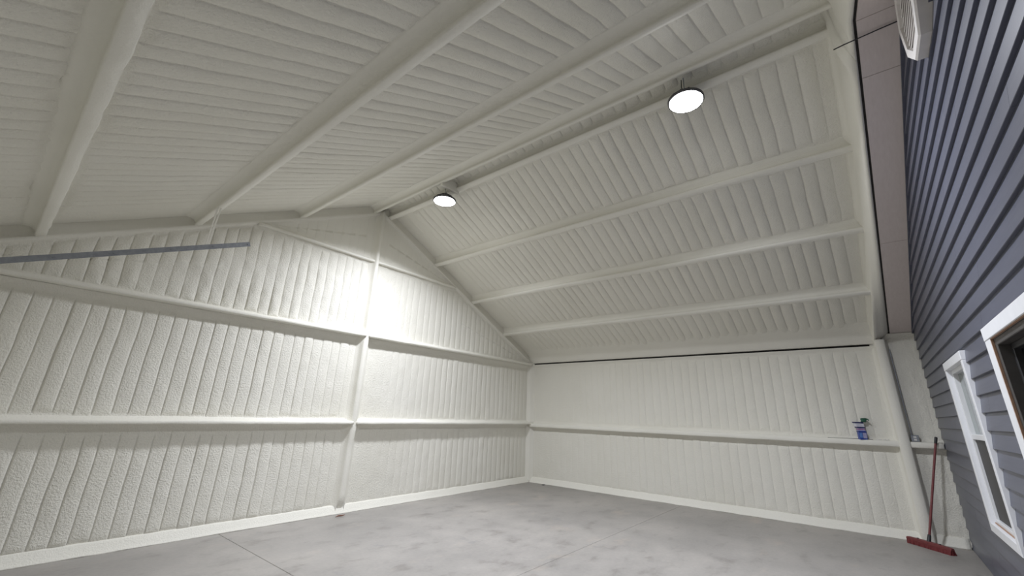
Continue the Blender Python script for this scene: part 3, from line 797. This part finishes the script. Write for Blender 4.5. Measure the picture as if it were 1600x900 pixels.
# ------------------------------------------------------------------ things on the ledge
LZ = 1.425+.0455
def build_carton():
    x, y = R-.095, .155
    e = tag(empty('carton', (x, y, LZ)), 'crumpled blue and white carton standing on the ledge girt', 'carton')
    rot = 0.35
    def fr(hx, hy, z, dx=0, dy=0, a=0.):
        c, s = math.cos(rot+a), math.sin(rot+a)
        hy *= .74; return [(x+dx+px*c-py*s, y+dy+px*s+py*c, LZ+z) for px, py in ((-hx, -hy), (hx, -hy), (hx, hy), (-hx, hy))]
    def loft(name, m, rings):
        v = []; f = []
        for r in rings: v += r
        for i in range(len(rings)-1):
            for k in range(4): f.append((i*4+k, i*4+(k+1) % 4, (i+1)*4+(k+1) % 4, (i+1)*4+k))
        f.append((3, 2, 1, 0)); n = len(rings)*4; f.append((n-4, n-3, n-2, n-1))
        return child(mesh(name, v, f, m), e)
    loft('carton_base', BLUE, [fr(.040, .070, 0), fr(.042, .074, .02), fr(.043, .075, .13), fr(.042, .073, .142, 0, .003)])
    loft('carton_band', NAVY, [fr(.0435, .076, .118, 0, .001), fr(.0435, .076, .132, 0, .002)])
    loft('carton_waist', LILAC, [fr(.040, .069, .142, 0, .003), fr(.037, .066, .165, .004, .006, .05), fr(.037, .065, .185, .004, .008, .08)])
    loft('carton_stripe', MAGENTA, [fr(.0385, .067, .160, .004, .006, .05), fr(.0385, .067, .172, .004, .007, .06)])
    loft('carton_collar', NAVY, [fr(.041, .074, .185, .004, .010, .08), fr(.044, .079, .205, .003, .014, .1)])
    loft('carton_top', CWHITE, [fr(.043, .077, .205, .003, .014, .1), fr(.044, .080, .24, .002, .018, .12), fr(.045, .083, .268, 0, .022, .12)])
    loft('carton_rim', NAVY, [fr(.046, .085, .262, 0, .022, .12), fr(.048, .092, .285, 0, .028, .14), fr(.040, .084, .286, 0, .028, .14)])
    # printed panels standing proud of the base on the two faces towards the room
    c, s = math.cos(rot), math.sin(rot)
    def panel(name, m, face, a0, a1, z0, z1):
        pts = []
        for t, z in ((a0, z0), (a1, z0), (a1, z1), (a0, z1)):
            if face == 'x': px, py = -.0445, t*.74
            else: px, py = t, -.0765*.74
            pts.append((x+px*c-py*s, y+px*s+py*c, LZ+z))
        q = [(p[0]+(.004*c if face == 'x' else -.004*s), p[1]+(.004*s if face == 'x' else .004*c), p[2]) for p in pts]
        child(mesh(name, pts+q, [(0, 1, 2, 3), (7, 6, 5, 4), (0, 4, 5, 1), (1, 5, 6, 2), (2, 6, 7, 3), (3, 7, 4, 0)], m), e)
    panel('printed_panel', LILAC, 'x', -.066, .006, .020, .108)
    panel('printed_panel', LBLUE, 'x', .016, .066, .030, .108)
    panel('printed_panel', CWHITE, 'y', -.034, .034, .03, .10)
    g = tag(empty('green_bundle', (x-.01, y-.055, LZ+.286)), 'small dark green crumpled bundle on top of the blue carton', 'bundle')
    st = []
    for z, r in ((.0, .030), (.012, .046), (.03, .042), (.045, .052), (.056, .060), (.062, .050)):
        st.append([(x-.01+r*(1+.15*math.sin(3*a+z*60))*math.cos(a)*.8, y-.055-.25*z+r*(1+.12*math.cos(2*a))*math.sin(a), LZ+.286+z+.006*math.sin(2*a+1)) for a in np.linspace(0, 2*math.pi, 14, endpoint=False)])
    o = extrude('bundle_body', None, st, GREEN, closed=True, smooth=True, sharp=50); child(o, g)
    b = MB(); b.tube([(x-.02, y-.10, LZ+.335), (x-.03, y-.125, LZ+.33), (x-.03, y-.135, LZ+.31)], [.014, .011, .006], 8); child(b.build('bundle_tail', GREEN, None, True), g)
build_carton()
b = MB(); b.tube([(R-.045, .66, LZ+.004), (R-.040, .30, LZ+.005), (R-.050, .02, LZ+.004)], .004, 6)
tag(b.build('thin_rod', BLACK, None, True), 'thin dark rod lying on the ledge behind the carton', 'rod')
for i, (y0, y1, xo) in enumerate(((-.02, -.10, .075), (-.11, -.20, .06))):
    b = MB()
    pts = [(R-xo+.010*math.sin(k*1.7+i), y0+(y1-y0)*k/8, LZ+.005+.006*abs(math.sin(k*1.1+i))) for k in range(9)]
    b.tube(pts, [.003]+[.007]*7+[.003], 6)
    tag(b.build('plastic_scrap', PAPER, None, True), ['curled white plastic scrap on the ledge beside the carton', 'curled white plastic scrap on the ledge beside the frame column'][i], 'scrap')

def build_outlet():
    y, z = -.525, LZ+.002; x = R-.02
    e = tag(empty('outlet_box', (x, y, z)), 'small grey metal outlet box on the ledge beside the frame column', 'outlet')
    def bb(name, m, p, q, c=.004):
        b = MB(); b.bbox(p, q, c); child(b.build(name, m), e)
    bb('box', STEEL, (x-.055, y-.052, z), (x-.005, y+.052, z+.105), .006)
    bb('cover_plate', STEEL, (x-.060, y-.050, z+.003), (x-.055, y+.050, z+.102), .002)
    for dz in (.032, .072):
        bb('receptacle', PAPER, (x-.064, y-.018, z+dz-.014), (x-.060, y+.018, z+dz+.014), .002)
    b = MB(); b.tube([(x-.02, y+.03, z+.10), (x-.02, y+.034, z+.5), (x-.015, y+.036, 3.0)], .007, 10); child(b.build('conduit', STEEL, None, True), e)
build_outlet()

# ------------------------------------------------------------------ scraps on the floor
pts = [(9.76+.05*math.cos(a), 6.86+.035*math.sin(a), .006) for a in np.linspace(0, 5.6, 14)]
b = MB(); b.tube(pts, .006, 6); tag(b.build('wire_loop', BLACK, None, True), 'small dark wire loop on the floor by the far corner', 'wire')
b = MB(); b.tube([(4.30, 7.22, .006), (4.37, 7.25, .012), (4.43, 7.24, .006), (4.50, 7.28, .006)], [.005, .010, .009, .004], 6)
tag(b.build('rust_scrap', RUST, None, True), 'tiny rusty scrap on the floor at the foot of the gable column', 'scrap')
